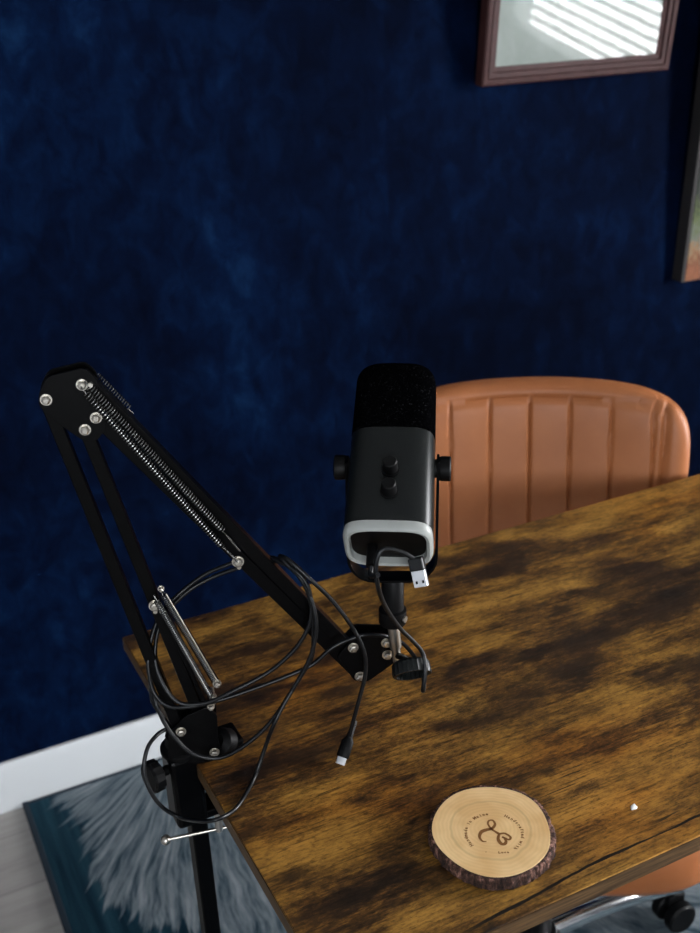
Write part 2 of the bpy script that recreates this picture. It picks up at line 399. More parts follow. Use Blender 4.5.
def window(name, axis, c, w, sgn, n_slats, tilt, day, power, col):
    a0, a1, z0, z1 = w
    def P(a, d, z): return (c+sgn*d, a, z) if axis == 'x' else (a, c+sgn*d, z)
    def S(a, d, z): return (d, a, z) if axis == 'x' else (a, d, z)
    bm = nb(); am = (a0+a1)/2; zm = (z0+z1)/2; q = .045
    for cc, ss in (((am, .05, z1-q/2), (a1-a0, .1, q)), ((am, .05, z0+q/2), (a1-a0, .1, q)), ((a0+q/2, .05, zm), (q, .1, z1-z0)), ((a1-q/2, .05, zm), (q, .1, z1-z0)),
                   ((am, .075, zm), (a1-a0, .03, .035))): box(bm, P(*cc), S(*ss))
    f = struct(name, bm, 'white', smooth=False, bevel=.002)
    pane = box(nb(), P(am, .085, zm), S(a1-a0-.08, .004, z1-z0-.08)); obj('pane', pane, 'glass', f, smooth=False)
    bl = nb(); dirs = V((0, 1, 0)) if axis == 'x' else V((1, 0, 0)); dep = V((sgn, 0, 0)) if axis == 'x' else V((0, sgn, 0))
    for i in range(n_slats):
        z = z0+.06+(z1-z0-.12)*i/(n_slats-1)
        tt = math.radians(tilt); y = dep*math.cos(tt)+V((0, 0, 1))*math.sin(tt)
        box(bl, P(am, .035, z), (a1-a0-.11, .030, .0016), (dirs, y, dirs.cross(y)))
    box(bl, P(am, .035, z1-.055), S(a1-a0-.1, .04, .03))
    obj('blind', bl, 'slat', f, smooth=False)
    # daylight panel = bright overcast sky beyond the opening; at the rear it is added fill
    L = bpy.data.lights.new('daylight', 'AREA'); L.shape = 'RECTANGLE'; L.size = a1-a0+.1; L.size_y = z1-z0+.1; L.energy = power; L.color = col
    o = bpy.data.objects.new('daylight', L); C.objects.link(o); o.location = P(am, .13, zm)
    zd = -dep                              # light shines along its -Z -> into room
    o.rotation_euler = (-(zd)).to_track_quat('Z', 'Y').to_euler()
window('window_1', 'x', XR, W1, 1, 34, 14, None, 250, (.98, .98, 1))
window('fill_window', 'y', YR, W_FILL, -1, 40, 8, None, 95, (.92, .96, 1))  # unseen window added as soft fill from the left rear

w = bpy.data.worlds.new('World'); bpy.context.scene.world = w; w.use_nodes = True
w.node_tree.nodes['Background'].inputs[0].default_value = (.75, .85, 1, 1); w.node_tree.nodes['Background'].inputs[1].default_value = 3.0

# ------------------------------------------------------------------ rug
def rug():
    bm = nb(); box(bm, ((.122+2.3)/2, (1.746-.9)/2, .005), (2.3-.122, 1.746+.9, .009))
    o = obj('area_rug', bm, 'rug', None, smooth=False, bevel=.003)
    tag(o, 'dark teal area rug with pale grey plumes on the floor along the white baseboard', 'rug')
    b = nb()
    for c, s in (((.127, .423, .0052), (.011, 2.65, .011)), (((.127+2.3)/2, 1.742, .0052), (2.17, .008, .011))): box(b, c, s)
    obj('binding', b, new_mat('rug_binding', .9, col=(.004, .014, .025)), o, smooth=False, bevel=.002)
rug()

# ------------------------------------------------------------------ desk
DX0, DX1, DY0, DY1, DZ, DT = .2035, 1.36, .490, 1.011, .75, .015
desk = empty('desk', V((0, 0, 0)), 'rustic brown wood desk with dark knots and black metal legs, standing on the rug', 'desk')
obj('desktop', box(nb(), ((DX0+DX1)/2, (DY0+DY1)/2, DZ-DT/2), (DX1-DX0, DY1-DY0, DT)), 'wood', desk, smooth=True, bevel=.0005)
EB = new_mat('edge_banding', .5, col=(.08, .046, .02), spec=.2)
te = NT(EB); te.color(te.ramp(te.noise(te.mapv(te.co, (6, 6, 160)), 3, 5, .7), [(.35, (.022, .012, .006)), (.62, (.085, .048, .02))]))
for c_, s_ in ((((DX0+DX1)/2, DY0-.0004, DZ-DT/2-.0004), (DX1-DX0, .0008, DT-.0012)), (((DX0+DX1)/2, DY1+.0004, DZ-DT/2-.0004), (DX1-DX0, .0008, DT-.0012)),
               ((DX0-.0004, (DY0+DY1)/2, DZ-DT/2-.0004), (.0008, DY1-DY0, DT-.0012)), ((DX1+.0004, (DY0+DY1)/2, DZ-DT/2-.0004), (.0008, DY1-DY0, DT-.0012))):
    obj('edge_band', box(nb(), c_, s_), EB, desk, smooth=False)
LY = .842
for x in (.2150, DX1-.05):
    bm = nb(); box(bm, (x, LY, (.03+DZ-DT-.022)/2+.003), (.0165, .019, DZ-DT-.022-.03+.004)); o = obj('leg', bm, 'black', desk, smooth=False, bevel=.0015)
    bm = nb(); box(bm, (x+.006, (DY0+DY1)/2+.02, DZ-DT-.011), (.022, .40, .021)); obj('top_rail', bm, 'black', desk, smooth=False, bevel=.0015)
    bm = nb(); box(bm, (x, (DY0+DY1)/2+.04, .022), (.03, .46, .024)); obj('foot', bm, 'black', desk, smooth=False, bevel=.002)
obj('crossbar', box(nb(), ((.231+DX1-.06)/2, .95, DZ-DT-.013), (DX1-.05-.25, .02, .02)), 'black', desk, smooth=False)

# white chip on the desk
bm = nb(); cp = on_z(634, 808, DZ); bmesh.ops.create_icosphere(bm, subdivisions=2, radius=.0036)
for v in bm.verts: v.co = V((v.co.x*(1+.3*math.sin(v.co.y*900)), v.co.y*.75, v.co.z*.28+.0009)) 
bm.transform(Matrix.Translation((cp.x, cp.y, DZ))@Matrix.Rotation(.6, 4, 'Z'))
o = obj('chip', bm, 'chip', None); tag(o, 'tiny white chip lying on the desktop right of the wood slice coaster', 'chip')

# ------------------------------------------------------------------ wood slice coaster
def coaster():
    c = on_z(491.5, 829, DZ+.0115); mt = Matrix.Translation((c.x, c.y, DZ))
    root = empty('wood_coaster', mt, 'round natural wood slice coaster with bark edge and burnt emblem, on the desk', 'coaster')
    rim = []; L = on_z
    N = 160; T = .0115
    def rad(a):                                  # outline measured round the photo's ellipse
        return .0483+.0022*math.cos(2*(a-1.15))+.0007*math.sin(3*a+.5)+.0005*math.sin(5*a)
    bm = nb(); rings = []
    for z, k in ((.0004, .985), (.004, .993), (T-.0006, 1), (T, .992)):
        rings.append([bm.verts.new((rad(2*PI*i/N)*k*math.cos(2*PI*i/N), rad(2*PI*i/N)*k*math.sin(2*PI*i/N), z)) for i in range(N)])
    for p, q in zip(rings, rings[1:]):
        for i in range(N): bm.faces.new((p[i], p[(i+1) % N], q[(i+1) % N], q[i]))
    bm.faces.new(rings[0][::-1]); bm.faces.new(rings[-1]); obj('slice', bm, 'slice', root)
    bm = nb(); rings = []
    NB = 260
    for j, z in enumerate((.0003, .002, .004, .006, .008, .0095, .0107, T-.0002, T-.0002)):
        ring = []
        for i in range(NB):
            a = 2*PI*i/NB; rr = rad(a)
            lump = .0011*abs(math.sin(a*27+math.sin(a*9)*2))+.0008*abs(math.sin(a*61+j*.3))+random.uniform(0, .0007)
            side = 1+.6*math.exp(-((a-5.6)**2)/.5)
            k = rr + (.0004 if j == 8 else .0010+lump*side*(1-.35*(j >= 7))) - (.001 if j == 0 else 0)
            if j == 8: k = rr-.0006
            ring.append(bm.verts.new((k*math.cos(a), k*math.sin(a), z+(random.uniform(-.0004, .0004) if 0 < j < 7 else 0))))
        rings.append(ring)
    for p, q in zip(rings, rings[1:]):
        for i in range(NB): bm.faces.new((p[i], p[(i+1) % NB], q[(i+1) % NB], q[i]))
    o = obj('bark', bm, 'bark', root, angle=80); o['label'] = 'rough dark pinkish bark'
    # burnt emblem
    def loc(x, y): p = on_z(460+x/10, 800+y/10, DZ+T); return V((p.x-c.x, p.y-c.y, T+.00012))
    def ribbon(bm, pts, ws):
        s = spline([loc(*p) for p in pts], 6); n = len(s); L_, R_ = [], []
        for i, p in enumerate(s):
            t = (s[min(i+1, n-1)]-s[max(i-1, 0)]).normalized(); nn = V((-t.y, t.x, 0)); f = i/(n-1)*(len(ws)-1); k = min(int(f), len(ws)-2); wd = 1.6*(ws[k]+(ws[k+1]-ws[k])*(f-k))
            L_.append(bm.verts.new(p+nn*wd)); R_.append(bm.verts.new(p-nn*wd))
        for i in range(n-1): bm.faces.new((L_[i], R_[i], R_[i+1], L_[i+1]))
    bm = nb()
    ribbon(bm, [(265, 415), (225, 412), (196, 372), (212, 322), (262, 300), (318, 286), (350, 246), (328, 205), (290, 208), (280, 240), (310, 285), (355, 318), (392, 340)], [.0003, .0006, .0011, .0008, .0005, .0005, .0005, .0008])
    ribbon(bm, [(392, 340), (450, 336), (505, 372), (488, 398), (445, 378), (418, 378)], [.0006, .0006, .0006, .0005, .0003])
    ribbon(bm, [(392, 340), (382, 392), (410, 436), (446, 440), (460, 412), (440, 378), (420, 368)], [.0006, .0009, .0009, .0006, .0004])
    for v in bm.verts: v.co.z += 0
    o = obj('burnt_emblem', bm, 'engrave', root, smooth=False); o['label'] = 'brown burnt looping ribbon emblem'
    # lettering, letter by letter on the arcs
    bm = nb()
    rh = V((R.x, R.y, 0)).normalized(); uh = V((-rh.y, rh.x, 0)); pc = loc(340, 335); k_up = 1.0
    def letter(ch, pos, ang, size):
        cu = bpy.data.curves.new('t', 'FONT'); cu.body = ch; cu.size = size; cu.offset = .00016; cu.align_x = 'CENTER'; cu.align_y = 'CENTER'; cu.resolution_u = 2
        ob = bpy.data.objects.new('t', cu); C.objects.link(ob); dg = bpy.context.evaluated_depsgraph_get()
        me = bpy.data.meshes.new_from_object(ob.evaluated_get(dg)); t = bmesh.new(); t.from_mesh(me); 
        t.transform(Matrix.Translation(pos)@Matrix.Rotation(ang, 4, 'Z')); t.to_mesh(me); bm.from_mesh(me); t.free()
        bpy.data.objects.remove(ob); bpy.data.curves.remove(cu); bpy.data.meshes.remove(me)
    base = math.atan2(rh.y, rh.x)
    def arc(txt, a0, a1, rr, size):
        for i, ch in enumerate(txt):
            a = math.radians(a0+(a1-a0)*i/(len(txt)-1)); d = rh*math.cos(a)+uh*math.sin(a)
            if ch != ' ': letter(ch, pc+d*rr, base+a-PI/2, size)
    arc('Handmade in Maine', 212, 98, .0222, .0038)
    arc('Handcrafted with', 58, -50, .0222, .0038)
    for i, ch in enumerate('Love'): letter(ch, pc+uh*(-.0208)+rh*(.0015+i*.0022), base, .0030)
    letter('.', pc+uh*(-.0185)-rh*.0085, base, .005)
    o = obj('burnt_lettering', bm, 'engrave', root, smooth=False); o['label'] = 'brown burnt lettering on two arcs'
coaster()

# ------------------------------------------------------------------ boom arm
BASE = on_plane(200, 740, V((0, 1, 0)), V((0, .775, 0)))
TIP = at(375, 655, .962)
NP = (TIP-BASE).cross(V((0, 0, 1))).normalized()
if NP.y > 0: NP = -NP
def A(px, py, off=0.): return on_plane(px, py, NP, BASE+NP*off)
arm = empty('microphone_boom_arm', V((BASE.x, BASE.y, DZ)), 'black scissor boom arm with springs, clamped to the left edge of the desk', 'microphone arm')
def bolt(px, py, off, r=.0036, parent=arm, h=.0035):
    p = A(px, py, off); bm = nb()
    lathe(bm, p, NP, [(-.002, r*.9), (h*.55, r*.98), (h*.8, r*.9), (h, r*.55)], 6)
    lathe(bm, p-NP*.0016, NP, [(0, r*1.25), (.0014, r*1.25)], 20)
    obj('bolt', bm, 'steel', parent, world=True, angle=25)
PT = .0072                               # half distance between the two plates
def plates(poly, name, r=.003, rot=None):
    for s in (1, -1):
        pts = round_poly([A(x, y, PT)+NP*(PT*s-PT) for x, y in poly], r)
        obj(name, prism(nb(), pts, NP*(.0018*s)), 'black', arm, world=True, smooth=False, bevel=.0003)
plates([(47, 376), (84, 367), (96, 377), (100, 402), (107, 426), (98, 440), (83, 440), (60, 424), (39, 406), (39, 392)], 'elbow_plate', .004)
plates([(168, 733), (184, 716), (207, 706), (217, 713), (218, 738), (223, 757), (200, 763), (168, 759)], 'base_plate', .004)
plates([(337, 655), (357, 633), (396, 634), (402, 656), (367, 681), (354, 680)], 'tip_plate', .004)
def abar(p, q, w, d=.009, off=0., name='arm_bar'):
    obj(name, bar(nb(), A(*p, off), A(*q, off), w, d, NP), 'black', arm, world=True, smooth=False, bevel=.0008)
abar((46, 398), (181, 733), .0098, .010)
abar((84, 424), (214, 750), .0098, .010)
abar((81, 374), (356, 655), .0108, .011)
abar((94, 413), (360, 674), .0108, .011)
fo = PT+.0022
for x, y in ((46, 400), (82, 385), (96, 418), (85, 430)): bolt(x, y, fo)
for x, y in ((181, 732), (214.6, 752.6)): bolt(x, y, fo)
for x, y in ((353.3, 648), (386.5, 643), (387.6, 655), (360, 676.5)): bolt(x, y, fo, .0038)
bolt(238, 562, .0085, .0040); bolt(155, 606, .0085, .0042); bolt(161, 589, .0085, .0022)
# spring axles across
for (px, py), l in (((238, 562), .014), ((155, 606), .014), ((91, 380), .017), ((213, 697), .013)):
    p = A(px, py, 0); obj('spring_axle', cyl(nb(), p-NP*l, p+NP*(l-.004), .0018, 12), 'steel', arm, world=True)
def spring(p, q, off, rad=.0031, turns=64, wire=.00055, off2=None):
    a, b = A(*p, off), A(*q, off if off2 is None else off2); z = (b-a); L = z.length; X, Y, Z = frame_of(z, NP); pts = []
    n = turns*9
    for i in range(n+1):
        t = i/n; th = 2*PI*turns*t; pts.append(a+Z*(L*t)+(X*math.cos(th)+Y*math.sin(th))*rad)
    bm = tube(nb(), pts, wire, 4)
    hk = [a-Z*.006, a-Z*.003+X*.001, a+X*rad*.4, pts[0]]; tube(bm, spline(hk, 4), wire*1.1, 5)
    hk = [pts[-1], b+X*rad*.4, b+Z*.003+X*.001, b+Z*.006]; tube(bm, spline(hk, 4), wire*1.1, 5)
    obj('spring', bm, 'spring', arm, world=True, angle=80)
spring((90, 387), (222, 530), .0115, turns=62); spring((86, 393), (222, 546), .0150, turns=62, rad=.0028)
spring((96, 375), (128, 408), -.0125, turns=15)
for a, b in (((222, 530), (240, 551)), ((222, 546), (238, 562))): obj('spring_hook', cyl(nb(), A(*a, .0115), A(*b, .0115), .0008, 8), 'spring', arm, world=True)
spring((163, 594), (217, 684), .0095, turns=58, rad=.0030); spring((157, 601), (212, 698), .0125, turns=58, rad=.0026)
obj('spring_rod', cyl(nb(), A(166, 594, .0125), A(219, 684, .0125), .0007, 8), 'steel', arm, world=True)
abar((165, 610), (208, 708), .004, .014, 0, 'spring_guide')
for x, y, r in ((217, 684, .0030), (213, 697, .0026), (211, 707, .0026)): bolt(x, y, .013, r)
# wing knobs at the base
p = A(226, 741, -.004)
obj('tension_knob', lathe(nb(), A(218, 741, 0), A(234, 742, -.012)-A(218, 741, 0), [(0, .006), (.004, .0115), (.006, .012), (.013, .012), (.015, .010)], 32), 'plastic', arm, world=True, angle=25)
# swivel post and clamp (built straight, in world axes)
cx, cy = BASE.x-.004, .787
px_ = on_plane(183, 762, V((0, 1, 0)), V((0, cy, 0)))
SX = px_.x; print('clamp x', SX, 'base', BASE, 'tip', TIP)
zc = DZ+.006
obj('swivel_collar', lathe(nb(), V((SX, cy, zc)), V((0, 0, 1)), [(0, .0165), (.003, .0185), (.007, .0185), (.010, .014), (.020, .0125)], 32), 'plastic', arm, world=True)
SXc = SX
bm = nb(); box(bm, (SXc-.001, cy, (zc+.003+.684)/2), (.029, .032, zc+.003-.684)); o = obj('clamp_body', bm, 'black', arm, world=True, smooth=False, bevel=.004)
bm = nb(); box(bm, (SXc+.030, cy, DZ+.0052), (.048, .030, .0088)); obj('clamp_jaw', bm, 'black', arm, world=True, smooth=False, bevel=.002)
bm = nb(); box(bm, (SXc+.027, cy, .6885), (.046, .026, .009)); obj('clamp_jaw', bm, 'black', arm, world=True, smooth=False, bevel=.002)
sx = max(SXc+.026, DX0+.0045)
obj('clamp_screw', cyl(nb(), V((sx, cy, .655)), V((sx, cy, DZ-DT-.0035)), .0036, 16), 'screw', arm, world=True)
obj('clamp_pad', lathe(nb(), V((sx, cy, DZ-DT-.0048)), V((0, 0, 1)), [(0, .008), (.0015, .0105), (.0045, .0105)], 24), 'plastic', arm, world=True)
hz = .657
ha = on_z(160, 842, hz); hb = on_z(219, 829.5, hz)
hm = V((sx, cy, hz)); dirh = (hb-ha).normalized(); ha = hm-dirh*.050; hb = hm+dirh*.012
bm = nb(); cyl(bm, ha, hb, .0016, 12); obj('clamp_handle', bm, 'steel', arm, world=True)
for e in (ha, hb):
    bm = nb(); bmesh.ops.create_uvsphere(bm, u_segments=16, v_segments=10, radius=.0048); bm.transform(Matrix.Translation(e)); obj('handle_ball', bm, 'steel', arm, world=True)
# side locking knob
k0 = V((SXc-.013, cy-.002, DZ-.006)); kd = V((-1, -.25, .05)).normalized()
obj('lock_stud', cyl(nb(), k0+V((.004, 0, 0)), k0+kd*.012, .0045, 16), 'plastic', arm, world=True)
obj('lock_knob', lathe(nb(), k0+kd*.010, kd, [(0, .010), (.002, .0145), (.010, .0150), (.012, .013)], 28, flute=.05), 'plastic', arm, world=True, angle=25)

# ------------------------------------------------------------------ microphone
PSI = math.radians(30.5); PS2 = math.radians(31.6); EPS = math.radians(32)
lat = V((math.cos(PSI), -math.sin(PSI), 0)); hd = V((math.sin(PSI), math.cos(PSI), 0)); up = (V((0, 0, 1))+lat*.028).normalized()
hd2 = V((math.sin(PS2), math.cos(PS2), 0))
axm = (hd2*math.cos(EPS)+up*math.sin(EPS)).normalized(); fnm = lat.cross(axm).normalized(); fnm = fnm if fnm.z > 0 else -fnm; lat2 = axm.cross(fnm).normalized(); lat2 = lat2 if lat2.dot(lat) > 0 else -lat2
PV = at(392.5, 468, .87)
# local: x = lateral, y = back (away from the knob face), z = towards the foam head
rot = Matrix((lat2, -fnm, axm)).transposed().to_4x4()
mic = empty('microphone', Matrix.Translation(PV)@rot, 'black desktop microphone with foam head and white ring, on the tip of the boom arm', 'microphone')
HW, HD = .0340, .0285
BZ, FZ, TZ = -.066, .021, .0935
obj('body', loft(nb(), [(BZ+.001, HW-.001, HD-.001, 4.2), (BZ+.0045, HW, HD, 4.2), (FZ-.001, HW-.0006, HD-.0004, 4.0), (FZ, HW-.0016, HD-.0014, 4)], 96), 'micbody', mic)
bm = nb(); secs = [(FZ+.0004, HW-.0015, HD-.0012, 3.8), (FZ+.002, HW-.0004, HD, 3.8), (TZ-.016, HW-.001, HD-.0005, 3.6)]
for i in range(1, 9):
    a = i/8*PI/2; secs.append((TZ-.016+.016*math.sin(a), (HW-.001)-.016*(1-math.cos(a)), HD-.0005-.016*(1-math.cos(a)), 3.4))
obj('foam_windscreen', loft(bm, secs, 96), 'foam', mic)
# frosted ring round the base, open in the middle
def ring_loft(bm, secs, seg=96):
    rings = []
    for z, rx, ry, e in secs:
        ring = []
        for i in range(seg):
            a = 2*PI*(i+.5)/seg; c, s = math.cos(a), math.sin(a); k = (abs(c)**e+abs(s)**e)**(-1/e); ring.append(bm.verts.new((rx*c*k, ry*s*k, z)))
        rings.append(ring)
    rings.append(rings[0])
    for p, q in zip(rings, rings[1:]):
        for i in range(seg): bm.faces.new((p[i], p[(i+1) % seg], q[(i+1) % seg], q[i]))
    return bm
o = obj('light_ring', ring_loft(nb(), [(BZ, HW-.0002, HD-.0002, 4.2), (BZ-.004, HW+.0002, HD+.0002, 4.2), (BZ-.0075, HW-.0010, HD-.0010, 4), (BZ-.0085, HW-.0025, HD-.0025, 4), (BZ-.0075, HW-.0046, HD-.0046, 4), (BZ, HW-.0054, HD-.0054, 4)]), 'ring', mic)
o['label'] = 'frosted white ring round the base'
obj('base_panel', loft(nb(), [(BZ-.002, HW-.0053, HD-.0053, 4), (BZ+.002, HW-.0053, HD-.0053, 4)], 64), 'plastic', mic)
for z in (-.0205, -.0405):
    bm = nb(); lathe(bm, V((.0005, -HD+.001, z)), V((0, -1, 0)), [(0, .0072), (.0022, .0072), (.0024, .0060), (.0115, .0055), (.0125, .0048)], 28)
    obj('dial', bm, 'plastic', mic, angle=30)
for s in (-1, 1):
    bm = nb(); lathe(bm, V((s*(HW-.001), 0, 0)), V((s, 0, 0)), [(0, .0075), (.0042, .0075), (.0044, .0095), (.0062, .0100), (.0125, .0100), (.0135, .0088)], 30)
    obj('pivot_knob', bm, 'plastic', mic, angle=30)
# upright yoke, socket and stud (world axes)
YB = .099; yw = HW+.0022
def yo(x, z): return PV+lat*x+up*z
path = [(-yw, .008), (-yw, -.03), (-yw, -YB+.022)] + [(-yw+.022-.022*math.cos(a), -YB+.022-.022*math.sin(a)) for a in [PI/2*i/6 for i in range(1, 7)]]
path = path + [(-x, z) for x, z in path[::-1]]
bm = nb(); pr = []
for i, (x, z) in enumerate(path):
    a = path[max(i-1, 0)]; b = path[min(i+1, len(path)-1)]; t = (yo(*b)-yo(*a)).normalized(); nn = t.cross(hd); hw_ = .0085
    pr.append([bm.verts.new(yo(x, z)+nn*s1*.0011+hd*s2*hw_) for s1, s2 in ((-1, -1), (1, -1), (1, 1), (-1, 1))])
for p, q in zip(pr, pr[1:]):
    for i in range(4): bm.faces.new((p[i], p[(i+1) % 4], q[(i+1) % 4], q[i]))
bm.faces.new(pr[0]); bm.faces.new(pr[-1][::-1]); obj('yoke', bm, 'black', mic, world=True, bevel=.0004)
sb = PV-up*(YB+.001)
obj('mount_socket', lathe(nb(), sb, -up, [(0, .0085), (.002, .0095), (.029, .0095), (.030, .0118), (.042, .0118), (.044, .0105)], 28), 'plastic', mic, world=True)
obj('set_screw', lathe(nb(), sb-up*.036+(R*.8-hd*.5).normalized()*.009, (R*.8-hd*.5), [(0, .003), (.004, .003)], 10), 'steel', mic, world=True)
# stud and knob belong to the boom arm
st0 = sb-up*.040; st1 = st0-up*.042+lat*.004
obj('stud', lathe(nb(), st1, st0-st1, [(0, .0038), (.014, .0038), (.0145, .0052), (.042, .0052)], 18), 'steel', arm, world=True)
tp = A(392, 646, 0); bm = nb(); tube(bm, [tp-R*.012, tp, st1+up*.008], .003, 10); obj('stud_bracket', bm, 'black', arm, world=True)
kc = at(411.5, 670, .905); ka = (-hd*math.cos(math.radians(42))-up*math.sin(math.radians(42))+lat*.18).normalized()
bm = nb(); lathe(bm, kc-ka*.009, ka, [(0.002, .0145), (.004, .0160), (.012, .0165), (.0135, .0160), (.0136, .0138), (.006, .0130)], 48, flute=.035)
obj('tightening_knob', bm, 'micbody', arm, world=True, angle=30)
obj('knob_stem', cyl(nb(), kc-ka*.008, st1+up*.006, .003, 12), 'black', arm, world=True)

# ------------------------------------------------------------------ usb cable
def cable():
    root = empty('usb_cable', V((BASE.x+.1, BASE.y-.02, DZ)), 'long black usb cable looped around the boom arm with one plug dangling over the desk', 'cable')
    def D(px, py, d): return at(px, py, d)
    def K(px, py, off):
        p = A(px, py, off)
        if p.x > .199 and p.z < DZ+.0035: p = on_z(px, py, DZ+.0035)
        return p
    mb = PV-axm*.078
    head = [D(417, 561, .813), D(404, 553, .809), D(389, 549, .805), D(380, 552, .803), D(376, 566, .806), D(378, 586, .815), D(385, 606, .835), D(399, 627, .86), D(413, 641, .875), D(423, 654, .885), D(425, 672, .885), D(423, 690, .89),
            D(424, 686, .905), D(422, 672, .93), D(414, 656, .945), D(401, 642, .95), D(385, 636, .94)]
    seq = [(366, 635, .018), (353, 638, .018), (333, 647, .02), (313, 664, .02), (290, 675, .022), (253, 689, .022), (216, 701, .022), (185, 707, .020), (166, 705, .016), (153, 690, .010), (148, 662, .004), (152, 636, -.004), (161, 614, -.012), (179, 594, -.020), (204, 575, -.022), (227, 565, -.02), (250, 557, -.016),
           (273, 560, .0), (293, 569, .016), (308, 587, .022), (311, 617, .022), (301, 641, .022), (284, 660, .022), (264, 675, .022), (231, 692, .024), (205, 703, .022), (178, 702, .018), (160, 678, .010), (155, 650, .0), (163, 618, -.012), (187, 592, -.022), (213, 577, -.024), (244, 566, -.02), (270, 557, -.012),
           (296, 573, .017), (309, 596, .02), (313, 628, .02), (312, 656, .02), (301, 676, .022), (284, 704, .03), (274, 724, .035), (266, 745, .03), (255, 776, .03), (242, 800, .02), (230, 813, .012), (209, 821, .028), (182, 818, .036), (161, 806, .036), (148, 786, .034), (144, 767, .030), (148, 747, .022), (158, 734, .012), (168, 727, .0), (163, 717, -.012), (153, 702, -.008), (151, 684, .0), (155, 700, .014),
           (164, 722, .018), (178, 741, .022), (194, 754, .024), (218, 758, .026), (241, 748, .028), (268, 725, .028), (291, 692, .026), (311, 655, .026), (316, 620, .026), (305, 585, .02), (286, 563, .012), (280, 556, .004), (290, 561, .015), (311, 580, .022), (330, 598, .022), (346, 618, .024), (358, 637, .024), (365, 656, .024), (365, 676, .024), (359, 700, .024), (353, 722, .024), (349, 738, .024)]
    pts = head+[K(*q) for q in seq]
    o = obj('cord', tube(nb(), spline(pts, 6), .00185, 10), 'cable', root, world=True, angle=80)
    # strain relief + usb-c plug at the dangling end
    e = K(349, 738, .024); f = K(341, 761, .024); t = (f-e).normalized(); X, Y, Z = frame_of(t, lat)
    def flat_loft(bm, a, secs):
        rings = []
        for h, rx, ry in secs:
            rings.append([bm.verts.new(a+Z*h+X*(rx*math.cos(2*PI*i/20))+Y*(ry*math.sin(2*PI*i/20))) for i in range(20)])
        for p, q in zip(rings, rings[1:]):
            for i in range(20): bm.faces.new((p[i], p[(i+1) % 20], q[(i+1) % 20], q[i]))
        bm.faces.new(rings[0][::-1]); bm.faces.new(rings[-1]); return bm
    L = (f-e).length
    obj('strain_relief', flat_loft(nb(), e-t*.016, [(0, .0022, .0022), (.004, .0028, .0028), (.0042, .0023, .0023), (.008, .0028, .0028), (.0082, .0024, .0024), (.013, .003, .003), (.016, .003, .003)]), 'cable', root, world=True)
    obj('plug', flat_loft(nb(), e-t*.001, [(0, .003, .0028), (.004, .0055, .0035), (.017, .0058, .0036), (.0185, .0052, .003)]), 'plastic', root, world=True)
    g = obj('plug_tip', flat_loft(nb(), e+t*.0172, [(0, .0042, .0014), (.0065, .0042, .0014)]), 'usb_tongue', root, world=True); g['label'] = 'small silver plug tip'
    # usb-a plug lying against the base of the microphone
    a = D(416, 560, .812); b = D(423, 592, .812); t = (b-a).normalized(); nn = (-F - t*(-F).dot(t)).normalized(); xx = t.cross(nn); nn = (nn+xx*.35).normalized(); xx = t.cross(nn)
    obj('usb_housing', box(nb(), a+t*.003, (.0115, .007, .010), (xx, nn, t)), 'cable', root, world=True, smooth=False, bevel=.0012)
    g = obj('usb_shell', box(nb(), a+t*.0140, (.0105, .0045, .0125), (xx, nn, t)), 'usb_tongue', root, world=True, smooth=False, bevel=.0004); g['label'] = 'flat silver usb plug'
    for s in (-1, 1): obj('usb_slot', box(nb(), a+t*.0165+xx*(s*.0025)+nn*.0022, (.0016, .0004, .0022), (xx, nn, t)), 'plastic', g, world=True, smooth=False)
    # moulded plug in the mic's port
    m0 = PV+lat*(-.012)+fnm*(.0)-axm*.071
    m1 = D(374, 566, .806)
    obj('port_plug', tube(nb(), [m0, m0-axm*.012, m0-axm*.018], .0042, 14), 'plastic', root, world=True)
    obj('cord', tube(nb(), spline([m0-axm*.015, m0-axm*.022-up*.004, D(378, 575, .805)], 6), .0019, 10), 'cable', root, world=True)
cable()

